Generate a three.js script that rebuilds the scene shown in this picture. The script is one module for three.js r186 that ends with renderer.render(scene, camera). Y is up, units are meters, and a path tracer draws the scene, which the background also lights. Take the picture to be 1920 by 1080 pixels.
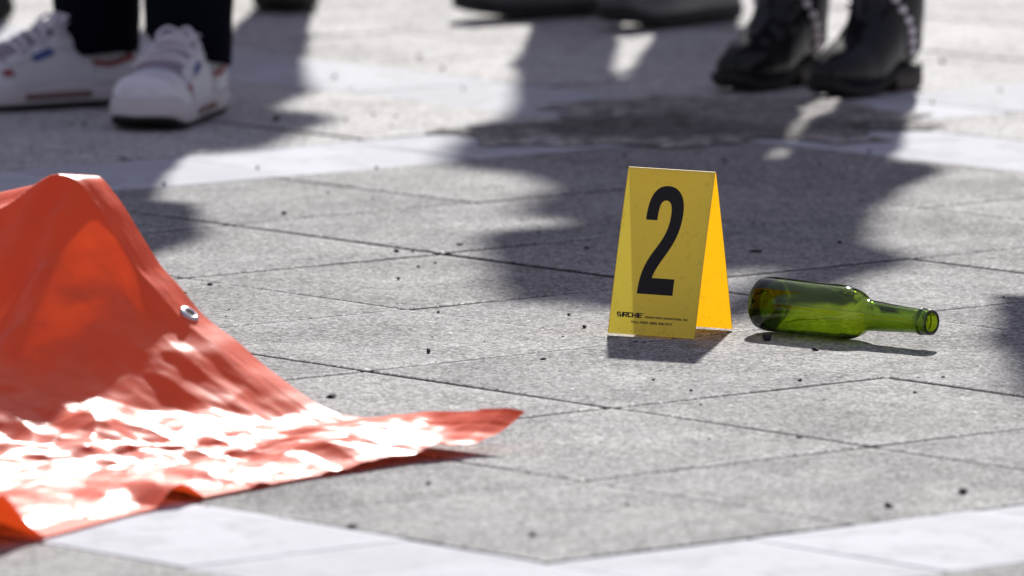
import * as THREE from 'three';
import { mergeGeometries, mergeVertices } from 'three/addons/utils/BufferGeometryUtils.js';

// ---------------------------------------------------------------- camera, sky, sun, exposure
const scene = new THREE.Scene();
const camera = new THREE.PerspectiveCamera(2 * Math.atan(540 / 18000) * 180 / Math.PI, 16 / 9, 0.2, 800);
camera.rotation.order = 'YXZ';
camera.position.set(0, 1.32185, 0);
camera.rotation.set(-0.11793, 0, 0.0037);
camera.focus = 10.78;
camera.userData.fStop = 7.0;

const renderer = new THREE.WebGLRenderer({ antialias: true });
renderer.toneMapping = THREE.LinearToneMapping;
renderer.toneMappingExposure = 1.75;
renderer.shadowMap.enabled = true;

const SUN = new THREE.Vector3(0.1, 0.7, -1).normalize();
function makeSky() {
  const w = 256, h = 128, d = new Float32Array(w * h * 4);
  for (let y = 0; y < h; y++) for (let x = 0; x < w; x++) {
    const el = (y + 0.5) / h * Math.PI - Math.PI / 2, az = ((x + 0.5) / w - 0.5) * 2 * Math.PI;
    const dx = Math.cos(el) * Math.cos(az), dy = Math.sin(el), dz = Math.cos(el) * Math.sin(az);
    const s = Math.max(0, dx * SUN.x + dy * SUN.y + dz * SUN.z), t = Math.max(0, dy);
    const glow = 0.10 * Math.pow(s, 6) + 0.5 * Math.pow(s, 60);
    const k = Math.pow(1 - t, 2.2);
    const i = (y * w + x) * 4;
    d[i] = 0.155 + 0.135 * k + glow * 1.0;
    d[i + 1] = 0.157 + 0.13 * k + glow * 0.95;
    d[i + 2] = 0.236 + 0.07 * k + glow * 0.88;
    d[i + 3] = 1;
  }
  const t = new THREE.DataTexture(d, w, h, THREE.RGBAFormat, THREE.FloatType);
  t.mapping = THREE.EquirectangularReflectionMapping;
  t.magFilter = THREE.LinearFilter; t.needsUpdate = true;
  return t;
}
scene.background = makeSky();
scene.environment = scene.background;
const sun = new THREE.DirectionalLight(new THREE.Color(1, 0.965, 0.915), 4.4);
sun.target.position.set(0, 0, -11.5);
sun.position.copy(sun.target.position).addScaledVector(SUN, 30);
sun.castShadow = true;
Object.assign(sun.shadow.camera, { left: -6, right: 6, top: 6, bottom: -6, near: 5, far: 60 });
sun.shadow.mapSize.set(4096, 4096);
sun.shadow.radius = 3;
scene.add(sun, sun.target);

// ---------------------------------------------------------------- helpers
function rng(seed) { let a = seed >>> 0; return () => { a = (a + 0x6d2b79f5) | 0; let t = Math.imul(a ^ (a >>> 15), 1 | a); t = (t + Math.imul(t ^ (t >>> 7), 61 | t)) ^ t; return ((t ^ (t >>> 14)) >>> 0) / 4294967296; }; }
const clamp = (x, a = 0, b = 1) => Math.min(b, Math.max(a, x));
const sstep = (a, b, x) => { const t = clamp((x - a) / (b - a)); return t * t * (3 - 2 * t); };
const lerp = (a, b, t) => a + (b - a) * t;
function hash3(x, y, z) { let h = Math.imul(x, 374761393) ^ Math.imul(y, 668265263) ^ Math.imul(z, 1274126177); h = Math.imul(h ^ (h >>> 13), 1274126177); return ((h ^ (h >>> 16)) >>> 0) / 4294967296; }
function noise3(x, y, z) {
  const xi = Math.floor(x), yi = Math.floor(y), zi = Math.floor(z); let a = x - xi, b = y - yi, c = z - zi;
  a = a * a * (3 - 2 * a); b = b * b * (3 - 2 * b); c = c * c * (3 - 2 * c);
  const q = (i, j, k) => hash3(xi + i, yi + j, zi + k);
  return lerp(lerp(lerp(q(0, 0, 0), q(1, 0, 0), a), lerp(q(0, 1, 0), q(1, 1, 0), a), b), lerp(lerp(q(0, 0, 1), q(1, 0, 1), a), lerp(q(0, 1, 1), q(1, 1, 1), a), b), c) * 2 - 1;
}
const fbm = (x, y, z, o = 4) => { let s = 0, a = 0.5; for (let i = 0; i < o; i++) { s += a * noise3(x, y, z); x = x * 2.03 + 7.1; y = y * 2.03 + 3.7; z = z * 2.03 + 1.3; a *= 0.5; } return s; };
function ptable(seed, n) { const r = rng(seed), t = new Float32Array(n); for (let i = 0; i < n; i++) t[i] = r() * 2 - 1; return t; }
// periodic value noise on a size x size image with a lattice of n x n
function layer(size, n, seed) {
  const t = ptable(seed, n * n), out = new Float32Array(size * size);
  for (let y = 0; y < size; y++) {
    const fy = y * n / size, yi = Math.floor(fy) % n, y1 = (yi + 1) % n; let b = fy - Math.floor(fy); b = b * b * (3 - 2 * b);
    for (let x = 0; x < size; x++) {
      const fx = x * n / size, xi = Math.floor(fx) % n, x1 = (xi + 1) % n; let a = fx - Math.floor(fx); a = a * a * (3 - 2 * a);
      out[y * size + x] = lerp(lerp(t[yi * n + xi], t[yi * n + x1], a), lerp(t[y1 * n + xi], t[y1 * n + x1], a), b);
    }
  }
  return out;
}
const toS = (v) => Math.round(255 * (v <= 0.0031308 ? 12.92 * v : 1.055 * Math.pow(clamp(v), 1 / 2.4) - 0.055));
function dataTex(size, fn, srgb) {
  const d = new Uint8Array(size * size * 4);
  for (let i = 0; i < size * size; i++) { const c = fn(i, i % size, Math.floor(i / size)); for (let k = 0; k < 3; k++) d[i * 4 + k] = srgb ? toS(clamp(c[k])) : Math.round(255 * clamp(c[k])); d[i * 4 + 3] = 255; }
  const t = new THREE.DataTexture(d, size, size, THREE.RGBAFormat);
  t.wrapS = t.wrapT = THREE.RepeatWrapping; t.magFilter = THREE.LinearFilter; t.minFilter = THREE.LinearMipmapLinearFilter;
  if (srgb) t.colorSpace = THREE.SRGBColorSpace; t.needsUpdate = true; return t;
}
const lin = (r, g, b) => new THREE.Color().setRGB(r, g, b);
const std = (o) => new THREE.MeshStandardMaterial(o), phy = (o) => new THREE.MeshPhysicalMaterial(o);
const used = {};
function numbered(name) { const n = used[name] = (used[name] ?? -1) + 1; return n ? `${name}_${String(n).padStart(3, '0')}` : name; }
function shadowy(o) { o.traverse((m) => { if (m.isMesh) { m.castShadow = true; m.receiveShadow = true; } }); return o; }
function tag(o, label, category, group) { o.userData.label = label; if (category) o.userData.category = category; if (group) o.userData.group = group; return o; }
function part(name, geo, mat, parent) { const m = new THREE.Mesh(geo, mat); m.name = name; m.castShadow = m.receiveShadow = true; parent.add(m); return m; }
function thing(name, label, category, group) { const g = new THREE.Group(); g.name = numbered(name); tag(g, label, category, group); scene.add(g); return g; }

function meshFrom(verts, idx, uvs) {
  const g = new THREE.BufferGeometry();
  g.setAttribute('position', new THREE.Float32BufferAttribute(verts, 3));
  if (uvs) g.setAttribute('uv', new THREE.Float32BufferAttribute(uvs, 2));
  g.setIndex(idx); g.computeVertexNormals(); return g;
}
// parametric grid: f(u,v) -> [x,y,z], u,v in 0..1
function gridGeo(nu, nv, f, flip) {
  const P = [], I = [], U = [];
  for (let j = 0; j <= nv; j++) for (let i = 0; i <= nu; i++) { const p = f(i / nu, j / nv); P.push(p[0], p[1], p[2]); U.push(i / nu, j / nv); }
  for (let j = 0; j < nv; j++) for (let i = 0; i < nu; i++) { const a = j * (nu + 1) + i, b = a + 1, c = a + nu + 1, d = c + 1; flip ? I.push(a, c, b, b, c, d) : I.push(a, b, c, b, d, c); }
  return meshFrom(P, I, U);
}
// surface nets: mesh of f < 0 inside the box
function surfNet(f, min, max, cell) {
  const n = [0, 1, 2].map((k) => Math.ceil((max[k] - min[k]) / cell) + 1), [nx, ny, nz] = n;
  const val = new Float32Array(nx * ny * nz), id = new Int32Array(nx * ny * nz).fill(-1), at = (x, y, z) => x + nx * (y + ny * z);
  for (let z = 0; z < nz; z++) for (let y = 0; y < ny; y++) for (let x = 0; x < nx; x++) val[at(x, y, z)] = f(min[0] + x * cell, min[1] + y * cell, min[2] + z * cell);
  const P = [], I = [];
  const E = []; for (let a = 0; a < 8; a++) for (const b of [1, 2, 4]) if (!(a & b)) E.push([a, a | b]);
  for (let z = 0; z < nz - 1; z++) for (let y = 0; y < ny - 1; y++) for (let x = 0; x < nx - 1; x++) {
    const v = []; let m = 0;
    for (let c = 0; c < 8; c++) { const q = val[at(x + (c & 1), y + ((c >> 1) & 1), z + (c >> 2))]; v.push(q); if (q < 0) m |= 1 << c; }
    if (m === 0 || m === 255) continue;
    let s = [0, 0, 0], k = 0;
    for (const [a, b] of E) if ((v[a] < 0) !== (v[b] < 0)) { const t = v[a] / (v[a] - v[b]); for (let d = 0; d < 3; d++) { const pa = (a >> d) & 1, pb = (b >> d) & 1; s[d] += pa + (pb - pa) * t; } k++; }
    id[at(x, y, z)] = P.length / 3; P.push(min[0] + (x + s[0] / k) * cell, min[1] + (y + s[1] / k) * cell, min[2] + (z + s[2] / k) * cell);
  }
  const quad = (a, b, c, d, flip) => { if (a < 0 || b < 0 || c < 0 || d < 0) return; flip ? I.push(a, c, b, a, d, c) : I.push(a, b, c, a, c, d); };
  for (let z = 1; z < nz - 1; z++) for (let y = 1; y < ny - 1; y++) for (let x = 1; x < nx - 1; x++) {
    const s = val[at(x, y, z)] < 0;
    if (s !== (val[at(x + 1, y, z)] < 0)) quad(id[at(x, y - 1, z - 1)], id[at(x, y, z - 1)], id[at(x, y, z)], id[at(x, y - 1, z)], !s);
    if (s !== (val[at(x, y + 1, z)] < 0)) quad(id[at(x - 1, y, z - 1)], id[at(x - 1, y, z)], id[at(x, y, z)], id[at(x, y, z - 1)], !s);
    if (s !== (val[at(x, y, z + 1)] < 0)) quad(id[at(x - 1, y - 1, z)], id[at(x, y - 1, z)], id[at(x, y, z)], id[at(x - 1, y, z)], !s);
  }
  return meshFrom(P, I);
}
// tapered capsules [ax,ay,az,ra, bx,by,bz,rb] joined smoothly
function capsules(list, k) {
  const B = list.map(([ax, ay, az, ra, bx, by, bz, rb]) => ({ ax, ay, az, ra, rb, dx: bx - ax, dy: by - ay, dz: bz - az, l: 1 / Math.max(1e-9, (bx - ax) ** 2 + (by - ay) ** 2 + (bz - az) ** 2) }));
  return (x, y, z) => {
    let d = 1e3;
    for (const b of B) {
      const px = x - b.ax, py = y - b.ay, pz = z - b.az, h = clamp((px * b.dx + py * b.dy + pz * b.dz) * b.l);
      const e = Math.hypot(px - h * b.dx, py - h * b.dy, pz - h * b.dz) - (b.ra + (b.rb - b.ra) * h);
      const q = Math.max(k - Math.abs(d - e), 0) / k; d = Math.min(d, e) - q * q * k * 0.25;
    }
    return d;
  };
}
function boundsOf(list, pad) {
  const lo = [9, 9, 9], hi = [-9, -9, -9];
  for (const b of list) for (const o of [0, 4]) for (let k = 0; k < 3; k++) { lo[k] = Math.min(lo[k], b[o + k] - b[o + 3] - pad); hi[k] = Math.max(hi[k], b[o + k] + b[o + 3] + pad); }
  return [lo, hi];
}
// a pixel of the 1920 x 1080 frame turned into a place on the ground (used to lay things out)
function groundAt(px, py) {
  const cr = Math.cos(0.0037), sr = Math.sin(0.0037), cp = Math.cos(0.11793), sp = Math.sin(0.11793), u = px - 960, v = 540 - py;
  const a = (u * cr - v * sr) / 18000, b = (u * sr + v * cr) / 18000, dy = b * cp - sp, dz = -b * sp - cp, t = -1.32185 / dy;
  return [a * t, 0, dz * t];
}

// ---------------------------------------------------------------- ground materials
const S = 1024;
const gF = layer(S, 512, 1), gM = layer(S, 230, 2), gN = layer(S, 90, 3), gL = layer(S, 18, 4), gXL = layer(S, 5, 5), gS = layer(S, 400, 6), gD = layer(S, 300, 7), gSoft = layer(S, 9, 8), gD2 = layer(S, 190, 9);
const stoneMap = dataTex(S, (i) => {
  let v = 0.222 * (1 + 0.30 * gF[i] + 0.46 * gM[i] + 0.2 * gN[i] + 0.09 * gL[i] + 0.10 * gXL[i]);
  if (gS[i] > 0.62) v += 0.30 * (gS[i] - 0.62) / 0.3;
  if (gD2[i] > 0.6) v += 0.55 * (gD2[i] - 0.6);
  if (gD[i] > 0.66) v *= 0.45;
  const w = 0.5 + 0.5 * gSoft[i];
  return [v * (1.0 + 0.012 * w), v * 0.995, v * (0.992 - 0.012 * w)];
}, true);
const stoneBump = dataTex(S, (i) => { const v = 0.5 + 0.2 * gF[i] + 0.26 * gM[i] + 0.14 * gN[i] + 0.05 * gL[i]; return [v, v, v]; });
const stoneRough = dataTex(S, (i) => { const v = 0.78 - 0.25 * clamp(gS[i]) + 0.10 * gL[i] + 0.08 * gSoft[i]; return [v, v, v]; });
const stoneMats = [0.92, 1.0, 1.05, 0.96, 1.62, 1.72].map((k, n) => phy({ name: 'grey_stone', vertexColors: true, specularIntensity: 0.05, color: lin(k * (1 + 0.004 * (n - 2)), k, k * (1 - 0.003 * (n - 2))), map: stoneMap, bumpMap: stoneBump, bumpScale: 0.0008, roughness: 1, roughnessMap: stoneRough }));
const mA = layer(S, 6, 11), mB = layer(S, 14, 12), mC = layer(S, 40, 13), mD = layer(S, 160, 14), mE = layer(S, 400, 15);
const marbleMap = dataTex(S, (i) => {
  const vein = Math.pow(1 - Math.abs(clamp(mA[i] * 1.3 + 0.5 * mB[i] + 0.25 * mC[i], -1, 1)), 9);
  let v = 0.44 + 0.03 * mA[i] + 0.02 * mB[i] + 0.012 * mC[i] + 0.02 * mD[i] - 0.07 * vein;
  if (mE[i] > 0.8 && mB[i] > 0.1) v *= 0.72;
  return [v * 0.96, v * 0.985, v * 1.05];
}, true);
const marbleBump = dataTex(S, (i) => { const v = 0.5 + 0.2 * mD[i] + 0.2 * mE[i] + 0.1 * mC[i]; return [v, v, v]; });
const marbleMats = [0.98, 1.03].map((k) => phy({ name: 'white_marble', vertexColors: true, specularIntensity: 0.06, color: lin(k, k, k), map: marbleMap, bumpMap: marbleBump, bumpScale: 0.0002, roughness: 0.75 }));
const mortarMat = std({ name: 'dark_mortar', color: lin(0.035, 0.03, 0.03), roughness: 0.95 });
const farMat = std({ name: 'grey_stone_far', color: lin(0.25, 0.25, 0.25), roughness: 0.8 });

// ---------------------------------------------------------------- pavement
const GX = -0.34889, GZ = -11.82036, YAW = 0.84965, T = 0.4;
const pave = new THREE.Group(); pave.name = 'pavement'; pave.userData.kind = 'structure';
pave.position.set(GX, 0, GZ); pave.rotation.y = -YAW; scene.add(pave);
const toLocal = (x, z) => { const a = x - GX, b = z - GZ, c = Math.cos(YAW), s = Math.sin(YAW); return [a * c + b * s, -a * s + b * c]; };
const toWorld = (a, d) => { const c = Math.cos(YAW), s = Math.sin(YAW); return [GX + a * c - d * s, GZ + a * s + d * c]; };
{ // bedding under the slabs and the plain far beyond
  const bed = new THREE.PlaneGeometry(18, 18); bed.rotateX(-Math.PI / 2); bed.translate(0.4, -0.0065, 0.4);
  part('bedding', bed, mortarMat, pave);
  const far = new THREE.Mesh(new THREE.PlaneGeometry(900, 900).rotateX(-Math.PI / 2).translate(0, -0.05, 0), farMat);
  far.name = 'ground'; far.userData.kind = 'structure'; far.receiveShadow = true; scene.add(far);
}
// a slab with chamfered, slightly uneven edges; cut = [corner, size] for a chipped corner
function slabGeo(w, d, gap, r, chip) {
  const hx = w / 2 - gap / 2, hz = d / 2 - gap / 2, c = 0.0022, ring = [];
  const edge = (ax, az, bx, bz) => { for (let i = 0; i < 5; i++) { const t = i / 5, j = i ? (r() - 0.5) * 0.0022 : 0; ring.push([lerp(ax, bx, t) + (az === bz ? 0 : j), lerp(az, bz, t) + (az === bz ? j : 0)]); } };
  const cs = [[-hx, -hz], [hx, -hz], [hx, hz], [-hx, hz]].map(([x, z]) => [x + (r() - 0.5) * 0.0016, z + (r() - 0.5) * 0.0016]);
  for (let k = 0; k < 4; k++) {
    const a = cs[k], b = cs[(k + 1) % 4];
    edge(a[0], a[1], b[0], b[1]);
  }
  if (chip !== undefined) { const k = chip * 5, n = ring.length; const p = ring[k]; ring[k] = [p[0] * 0.965, p[1] * 0.965]; const q = ring[(k + 1) % n], o = ring[(k + n - 1) % n]; q[0] = lerp(q[0], p[0], 0.55); q[1] = lerp(q[1], p[1], 0.55); o[0] = lerp(o[0], p[0], 0.55); o[1] = lerp(o[1], p[1], 0.55); }
  const n = ring.length, P = [], I = [], U = [], ou = r() * 3, ov = r() * 3, quarter = Math.floor(r() * 4);
  const put = (x, y, z) => { P.push(x, y, z); const [a, b] = [[x, z], [-z, x], [-x, -z], [z, -x]][quarter]; U.push((a + ou) / 0.8, (b + ov) / 0.8); };
  const e = Math.min(0.014, hx * 0.2);
  put(0, 0, 0);
  for (const [x, z] of ring) put(x * (1 - e / hx), 0, z * (1 - e / hz));
  for (const [x, z] of ring) put(x * (1 - c / hx), -0.0005, z * (1 - c / hz));
  for (const [x, z] of ring) put(x, -0.0005 - c * 0.8, z);
  for (const [x, z] of ring) put(x, -0.0005 - c * 0.8, z);
  for (const [x, z] of ring) put(x, -0.03, z);
  for (let i = 0; i < n; i++) {
    const j = (i + 1) % n, A = 1, B = 1 + n, C = 1 + 2 * n, D = 1 + 3 * n, E = 1 + 4 * n;
    I.push(0, A + j, A + i, A + i, A + j, B + i, A + j, B + j, B + i, B + i, B + j, C + i, B + j, C + j, C + i, D + i, D + j, E + i, D + j, E + j, E + i);
  }
  const g = meshFrom(P, I, U), col = [];
  for (let i = 0; i < P.length / 3; i++) { const rim = i > n && i <= 2 * n, k = rim ? 1.22 : i > 2 * n ? 0.16 : 1; col.push(k, k, k); }  // edge glare painted as a pale rim; walls darkened for joint dirt and shade
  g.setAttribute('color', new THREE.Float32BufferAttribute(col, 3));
  return g;
}
const rT = rng(21);
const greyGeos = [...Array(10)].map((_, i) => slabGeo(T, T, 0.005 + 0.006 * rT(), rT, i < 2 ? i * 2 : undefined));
// cells of one axis, in slab units: seven slabs then a strip of 0.7
function cells(from, to, start) {
  const out = [];
  for (let p = Math.floor((from - start) / 7.7) - 1; start + p * 7.7 < to; p++) {
    const o = start + p * 7.7;
    for (let k = 0; k < 7; k++) out.push({ a: o + k, b: o + k + 1, strip: false });
    out.push({ a: o + 7, b: o + 7.7, strip: true });
  }
  return out.filter((c) => c.b > from && c.a < to);
}
const cA = cells(-22, 24, -1), cD = cells(-22, 24, -3);
const farSlabs = [], farMarble = [];
const inView = (x, z) => { const m = 0.12 * (-z) * 0.55 + 0.42; return Math.abs(x) < m && z < -8.2 && z > -15.9; };
let iMarble = 0;
const marbleCache = {};
function slab(a0, a1, d0, d1, marble) {
  const ac = (a0 + a1) / 2 * T, dc = (d0 + d1) / 2 * T, [wx, wz] = toWorld(ac, dc);
  if (!inView(wx, wz)) { (marble ? farMarble : farSlabs).push([ac, dc, (a1 - a0) * T, (d1 - d0) * T]); return; }
  let geo, mat;
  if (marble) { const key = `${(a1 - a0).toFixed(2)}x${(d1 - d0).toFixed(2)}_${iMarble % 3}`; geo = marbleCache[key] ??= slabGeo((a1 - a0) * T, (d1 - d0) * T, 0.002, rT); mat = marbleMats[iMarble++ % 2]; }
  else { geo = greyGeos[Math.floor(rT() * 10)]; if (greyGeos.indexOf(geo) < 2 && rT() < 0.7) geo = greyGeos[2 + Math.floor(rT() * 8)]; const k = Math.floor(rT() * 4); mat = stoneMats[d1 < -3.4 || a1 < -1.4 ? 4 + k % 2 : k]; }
  const m = part(numbered(marble ? 'marble_slab' : 'paving_slab'), geo, mat, pave);
  m.position.set(ac + (rT() - 0.5) * 0.0022, -0.0008 + (rT() - 0.5) * 0.0016, dc + (rT() - 0.5) * 0.0022);
  m.rotation.set((rT() - 0.5) * 0.004, (rT() - 0.5) * 0.004, (rT() - 0.5) * 0.004);
  if (!marble && Math.abs(a1 - a0 - 1) < 0.01) m.rotation.y += Math.floor(rT() * 4) * Math.PI / 2;
}
for (const d of cD) for (const a of cA) {
  if (!a.strip && !d.strip) slab(a.a, a.b, d.a, d.b, false);
  else if (a.strip && d.strip) slab(a.a, a.b, d.a, d.b, true);
}
// strips are laid in pieces of three quarters of a slab
for (const s of cA.filter((c) => c.strip)) for (let p = -3; p < 3; p++) { const top = 4 + p * 7.7; let e = top, k = 0; while (e > top - 7 + 1e-6) { const b = Math.max(top - 7, k === 0 ? e - 0.64 : e - 0.75); slab(s.a, s.b, b, e, true); e = b; k++; } }
for (const s of cD.filter((c) => c.strip)) for (let p = -3; p < 3; p++) { const top = 6 + p * 7.7; let e = top, k = 0; while (e > top - 7 + 1e-6) { const b = Math.max(top - 7, k === 0 ? e - 0.5 : e - 0.75); slab(b, e, s.a, s.b, true); e = b; k++; } }
const paler = ([a, d]) => d / T < -3 || a / T < -1;
for (const [name, list, mat] of [['paving_slabs_beyond', farSlabs.filter((s) => !paler(s)), stoneMats[1]], ['pale_slabs_beyond', farSlabs.filter(paler), stoneMats[4]], ['marble_slabs_beyond', farMarble, marbleMats[0]]]) {
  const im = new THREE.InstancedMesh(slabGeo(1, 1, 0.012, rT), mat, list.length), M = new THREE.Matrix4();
  list.forEach(([a, d, w, l], i) => im.setMatrixAt(i, M.makeScale(w, 1, l).setPosition(a, -0.001, d)));
  im.name = name; im.userData.kind = 'stuff'; im.castShadow = im.receiveShadow = true; pave.add(im);
}

// ---------------------------------------------------------------- mortar patch where the white strips cross
{
  const outline = [[832, 248], [900, 238], [1000, 233], [1040, 222], [1042, 200], [1100, 192], [1330, 186], [1500, 184], [1640, 196], [1700, 212], [1756, 226], [1772, 236], [1700, 246], [1640, 258], [1580, 266], [1440, 266], [1360, 272], [1180, 276], [1060, 272], [990, 268], [900, 278], [872, 262]].map(([x, y]) => groundAt(x, y));
  const band = [[832, 248], [900, 240], [1060, 226], [1300, 228], [1480, 236], [1700, 236], [1756, 232], [1640, 258], [1400, 266], [1200, 274], [1100, 268], [1020, 254], [940, 252], [900, 262]].map(([x, y]) => groundAt(x, y));
  const inside = (poly, x, z) => { let c = false, best = 9; for (let i = 0, j = poly.length - 1; i < poly.length; j = i++) { const [xi, , zi] = poly[i], [xj, , zj] = poly[j]; if ((zi > z) !== (zj > z) && x < (xj - xi) * (z - zi) / (zj - zi) + xi) c = !c; const t = clamp(((x - xi) * (xj - xi) + (z - zi) * (zj - zi)) / ((xj - xi) ** 2 + (zj - zi) ** 2)); best = Math.min(best, Math.hypot(x - xi - t * (xj - xi), z - zi - t * (zj - zi))); } return c ? best : -best; };
  const xs = outline.map((p) => p[0]), zs = outline.map((p) => p[2]), x0 = Math.min(...xs) - 0.05, x1 = Math.max(...xs) + 0.05, z0 = Math.min(...zs) - 0.05, z1 = Math.max(...zs) + 0.05;
  const nx = 160, nz = 150, P = [], U = [], C = [], I = [], dist = [];
  for (let j = 0; j <= nz; j++) for (let i = 0; i <= nx; i++) {
    const x = lerp(x0, x1, i / nx), z = lerp(z0, z1, j / nz), n = fbm(x * 14, z * 14, 3, 4), e = inside(outline, x, z) + 0.085 * n + 0.02 * fbm(x * 50, z * 50, 8, 2), b = inside(band, x, z) - 0.012 + 0.075 * fbm(x * 9, z * 9, 9, 4);
    const lump = fbm(x * 40, z * 40, 5, 3);
    P.push(x, 0.0012 + 0.006 * sstep(0, 0.05, e) + 0.004 * lump * sstep(0, 0.03, e), z); U.push(x / 0.8, z / 0.8); dist.push(e);
    const k = lerp(1.15, 0.75, sstep(0, 0.06, e)) + 0.5 * lump + 0.2 * n, w = sstep(-0.02, 0.02, b) * 0.75, spot = fbm(x * 60, z * 30, 2, 2) > 0.28 ? 0.5 : 1;
    C.push(lerp(1.15, 0.45, w) * k * spot, lerp(1.10, 0.42, w) * k * spot, lerp(1.04, 0.40, w) * k * spot);
  }
  for (let j = 0; j < nz; j++) for (let i = 0; i < nx; i++) { const a = j * (nx + 1) + i, q = [a, a + 1, a + nx + 1, a + nx + 2]; if (q.some((k) => dist[k] < 0)) continue; I.push(q[0], q[2], q[1], q[1], q[2], q[3]); }
  const g = meshFrom(P, I, U); g.setAttribute('color', new THREE.Float32BufferAttribute(C, 3));
  const m = new THREE.Mesh(g, std({ name: 'rough_mortar', map: stoneMap, vertexColors: true, bumpMap: stoneBump, bumpScale: 0.003, roughness: 0.95 }));
  m.name = 'mortar_patch'; m.userData.kind = 'structure'; m.castShadow = m.receiveShadow = true; scene.add(m);
}

// ---------------------------------------------------------------- orange sheet
{
  const g = thing('tarpaulin', 'glossy orange plastic sheet draped in a raised crumpled heap on the pavement', 'tarp');
  const C0 = [0.0143, 0, -9.7497]; g.position.set(...C0);
  const e1 = [-0.826, -0.564], e2 = [-0.563, 0.826];
  const hemU = [[0, 0.036], [0.03, 0.036], [0.076, 0.031], [0.123, 0.025], [0.177, 0.012], [0.2, 0.007], [0.231, 0.007], [0.258, 0.015], [0.286, 0.028], [0.327, 0.051], [0.361, 0.074], [0.396, 0.091], [0.416, 0.104], [0.444, 0.13], [0.465, 0.146], [0.5, 0.188], [0.517, 0.21], [0.528, 0.22], [0.538, 0.231], [0.547, 0.237], [0.575, 0.237], [0.605, 0.229], [0.676, 0.210], [0.8, 0.19], [1.0, 0.215], [1.3, 0.22], [2.2, 0.2]];
  const tab = (t, x) => { for (let i = 1; i < t.length; i++) if (x <= t[i][0]) { const [a, p] = t[i - 1], [b, q] = t[i]; return lerp(p, q, clamp((x - a) / (b - a))); } return t[t.length - 1][1]; };
  const smooth = (t, x, w) => (tab(t, x - w) + 2 * tab(t, x) + tab(t, x + w)) / 4;
  const ridged = (x, y, z) => { const n = 1 - Math.abs(noise3(x, y, z)); return n * n; };
  const FOLDS = [[2.3, 6.3, 0.085, 0.3], [1.75, 8.7, 0.085, 1.7], [2.95, 11, 0.10, 2.2], [2.05, 16, 0.08, 3.9], [1.3, 19, 0.08, 5.1], [2.6, 24, 0.09, 6.4], [2.1, 34, 0.045, 7.7], [0.5, 13, 0.06, 8.3], [1.7, 45, 0.03, 9.2], [2.8, 57, 0.03, 4.4], [2.25, 80, 0.025, 6.8]];
  // height of the sheet; u along the far hem, v along the near one, both from the corner on the right
  const lips = [[0.255, 0.022, 0.006], [0.36, 0.05, 0.004], [0.47, 0.024, 0.013], [0.60, 0.034, 0.024], [0.70, 0.03, 0.006], [0.885, 0.045, 0.055], [1.05, 0.06, 0.03]];
  function height(u, v) {
    const ridge = smooth(hemU, u, 0.006);
    // drape: the top stays level for a few centimetres, then falls and flares out into the skirt
    const fold = 0.5 + 0.5 * Math.sin(u * 17 + 2.2 * fbm(u * 3, v * 4, 1, 2) + v * 3);
    const top = 0.04 + 0.04 * sstep(0.55, 0.66, u), w = 0.36 + 0.06 * fold + 0.05 * sstep(0.6, 1.1, u);
    const t = clamp((v - top) / w), fall = t <= 0 ? 1 : Math.pow(1 - t, 1.9);
    let h = ridge * fall;
    // dip behind the front lip of the top, which leaves the bright rim
    h -= (0.016 * sstep(0, 0.034, v) + 0.22 * clamp(v - 0.034, 0, 0.046)) * sstep(0.565, 0.63, u) * (1 - sstep(0.9, 1.2, u)) * fall;
    // folds that run down the face from the peak
    const du = u - 0.56, face = Math.sin(Math.PI * clamp(t)) * ridge;
    const ang = Math.atan2(v + 0.03, du);
    h += face * (0.025 * Math.sin(ang * 7.0 + 0.8) + 0.035 * Math.sin(ang * 15 + 2 * fbm(u * 5, v * 5, 7, 2)) + 0.10 * fbm(u * 7, v * 6, 4, 3));
    // skirt: broad creases and crumpling
    const sk = (1 - 0.55 * sstep(0.4, 0.6, v)) * sstep(0.12, 0.34, v) * sstep(0.02, 0.2, u) * (1 - 0.7 * sstep(0.03, 0.2, h)), near = sstep(0.0, 0.05, Math.min(u, 9));
    const wu = u + 0.05 * fbm(u * 4, v * 4, 11, 2), wv = v + 0.05 * fbm(u * 4, v * 4, 17, 2);
    h += 0.003 + 0.007 * sstep(0.0, 0.12, u) + sk * sstep(-0.02, 0.10, u) * (0.020 * (ridged(wu * 5.5 + wv * 2.0, wv * 4.2 - wu, 2) - 0.45) + 0.003 * (ridged(wu * 11 - wv * 6, wv * 8 + wu * 5, 5) - 0.4));
    // crumpled facets: sharp folds in several directions over a warped domain
    const qx = u + 0.06 * fbm(u * 5, v * 5, 51, 2), qz = v + 0.06 * fbm(u * 5, v * 5, 57, 2);
    let cr = 0;
    for (const [an, fr, sl, sd] of FOLDS) { const t = (qx * Math.cos(an) + qz * Math.sin(an)) * fr + sd, k = Math.abs(t - Math.floor(t) - 0.5) * 2 - 0.5; cr += k * sl / fr * clamp(0.55 + 1.3 * noise3(u * fr * 0.33 + sd, v * fr * 0.33, sd * 3), 0, 1.2); }
    const flat = sstep(0.06, 0.3, v) * (1 - 0.75 * sstep(0.03, 0.16, h)) * (0.45 + 0.55 * sstep(0.02, 0.2, u));
    h += cr * 0.68 * lerp(0.8, 1, flat) * lerp(0.12, 1, sstep(0.0, 0.07, v)) * (1 - 0.35 * sstep(0.42, 0.6, v));
    h += (0.25 + 0.75 * sk) * (0.0012 * (ridged(wu * 22 + wv * 8, wv * 15 - wu * 6, 8) - 0.4) + 0.0007 * noise3(wu * 60, wv * 60, 3));
    // waves of the near hem
    for (const [c, s, a] of lips) h += a * Math.exp(-(((v - c) / s) ** 2)) * (1 - sstep(0.0, 0.13, u));
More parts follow.
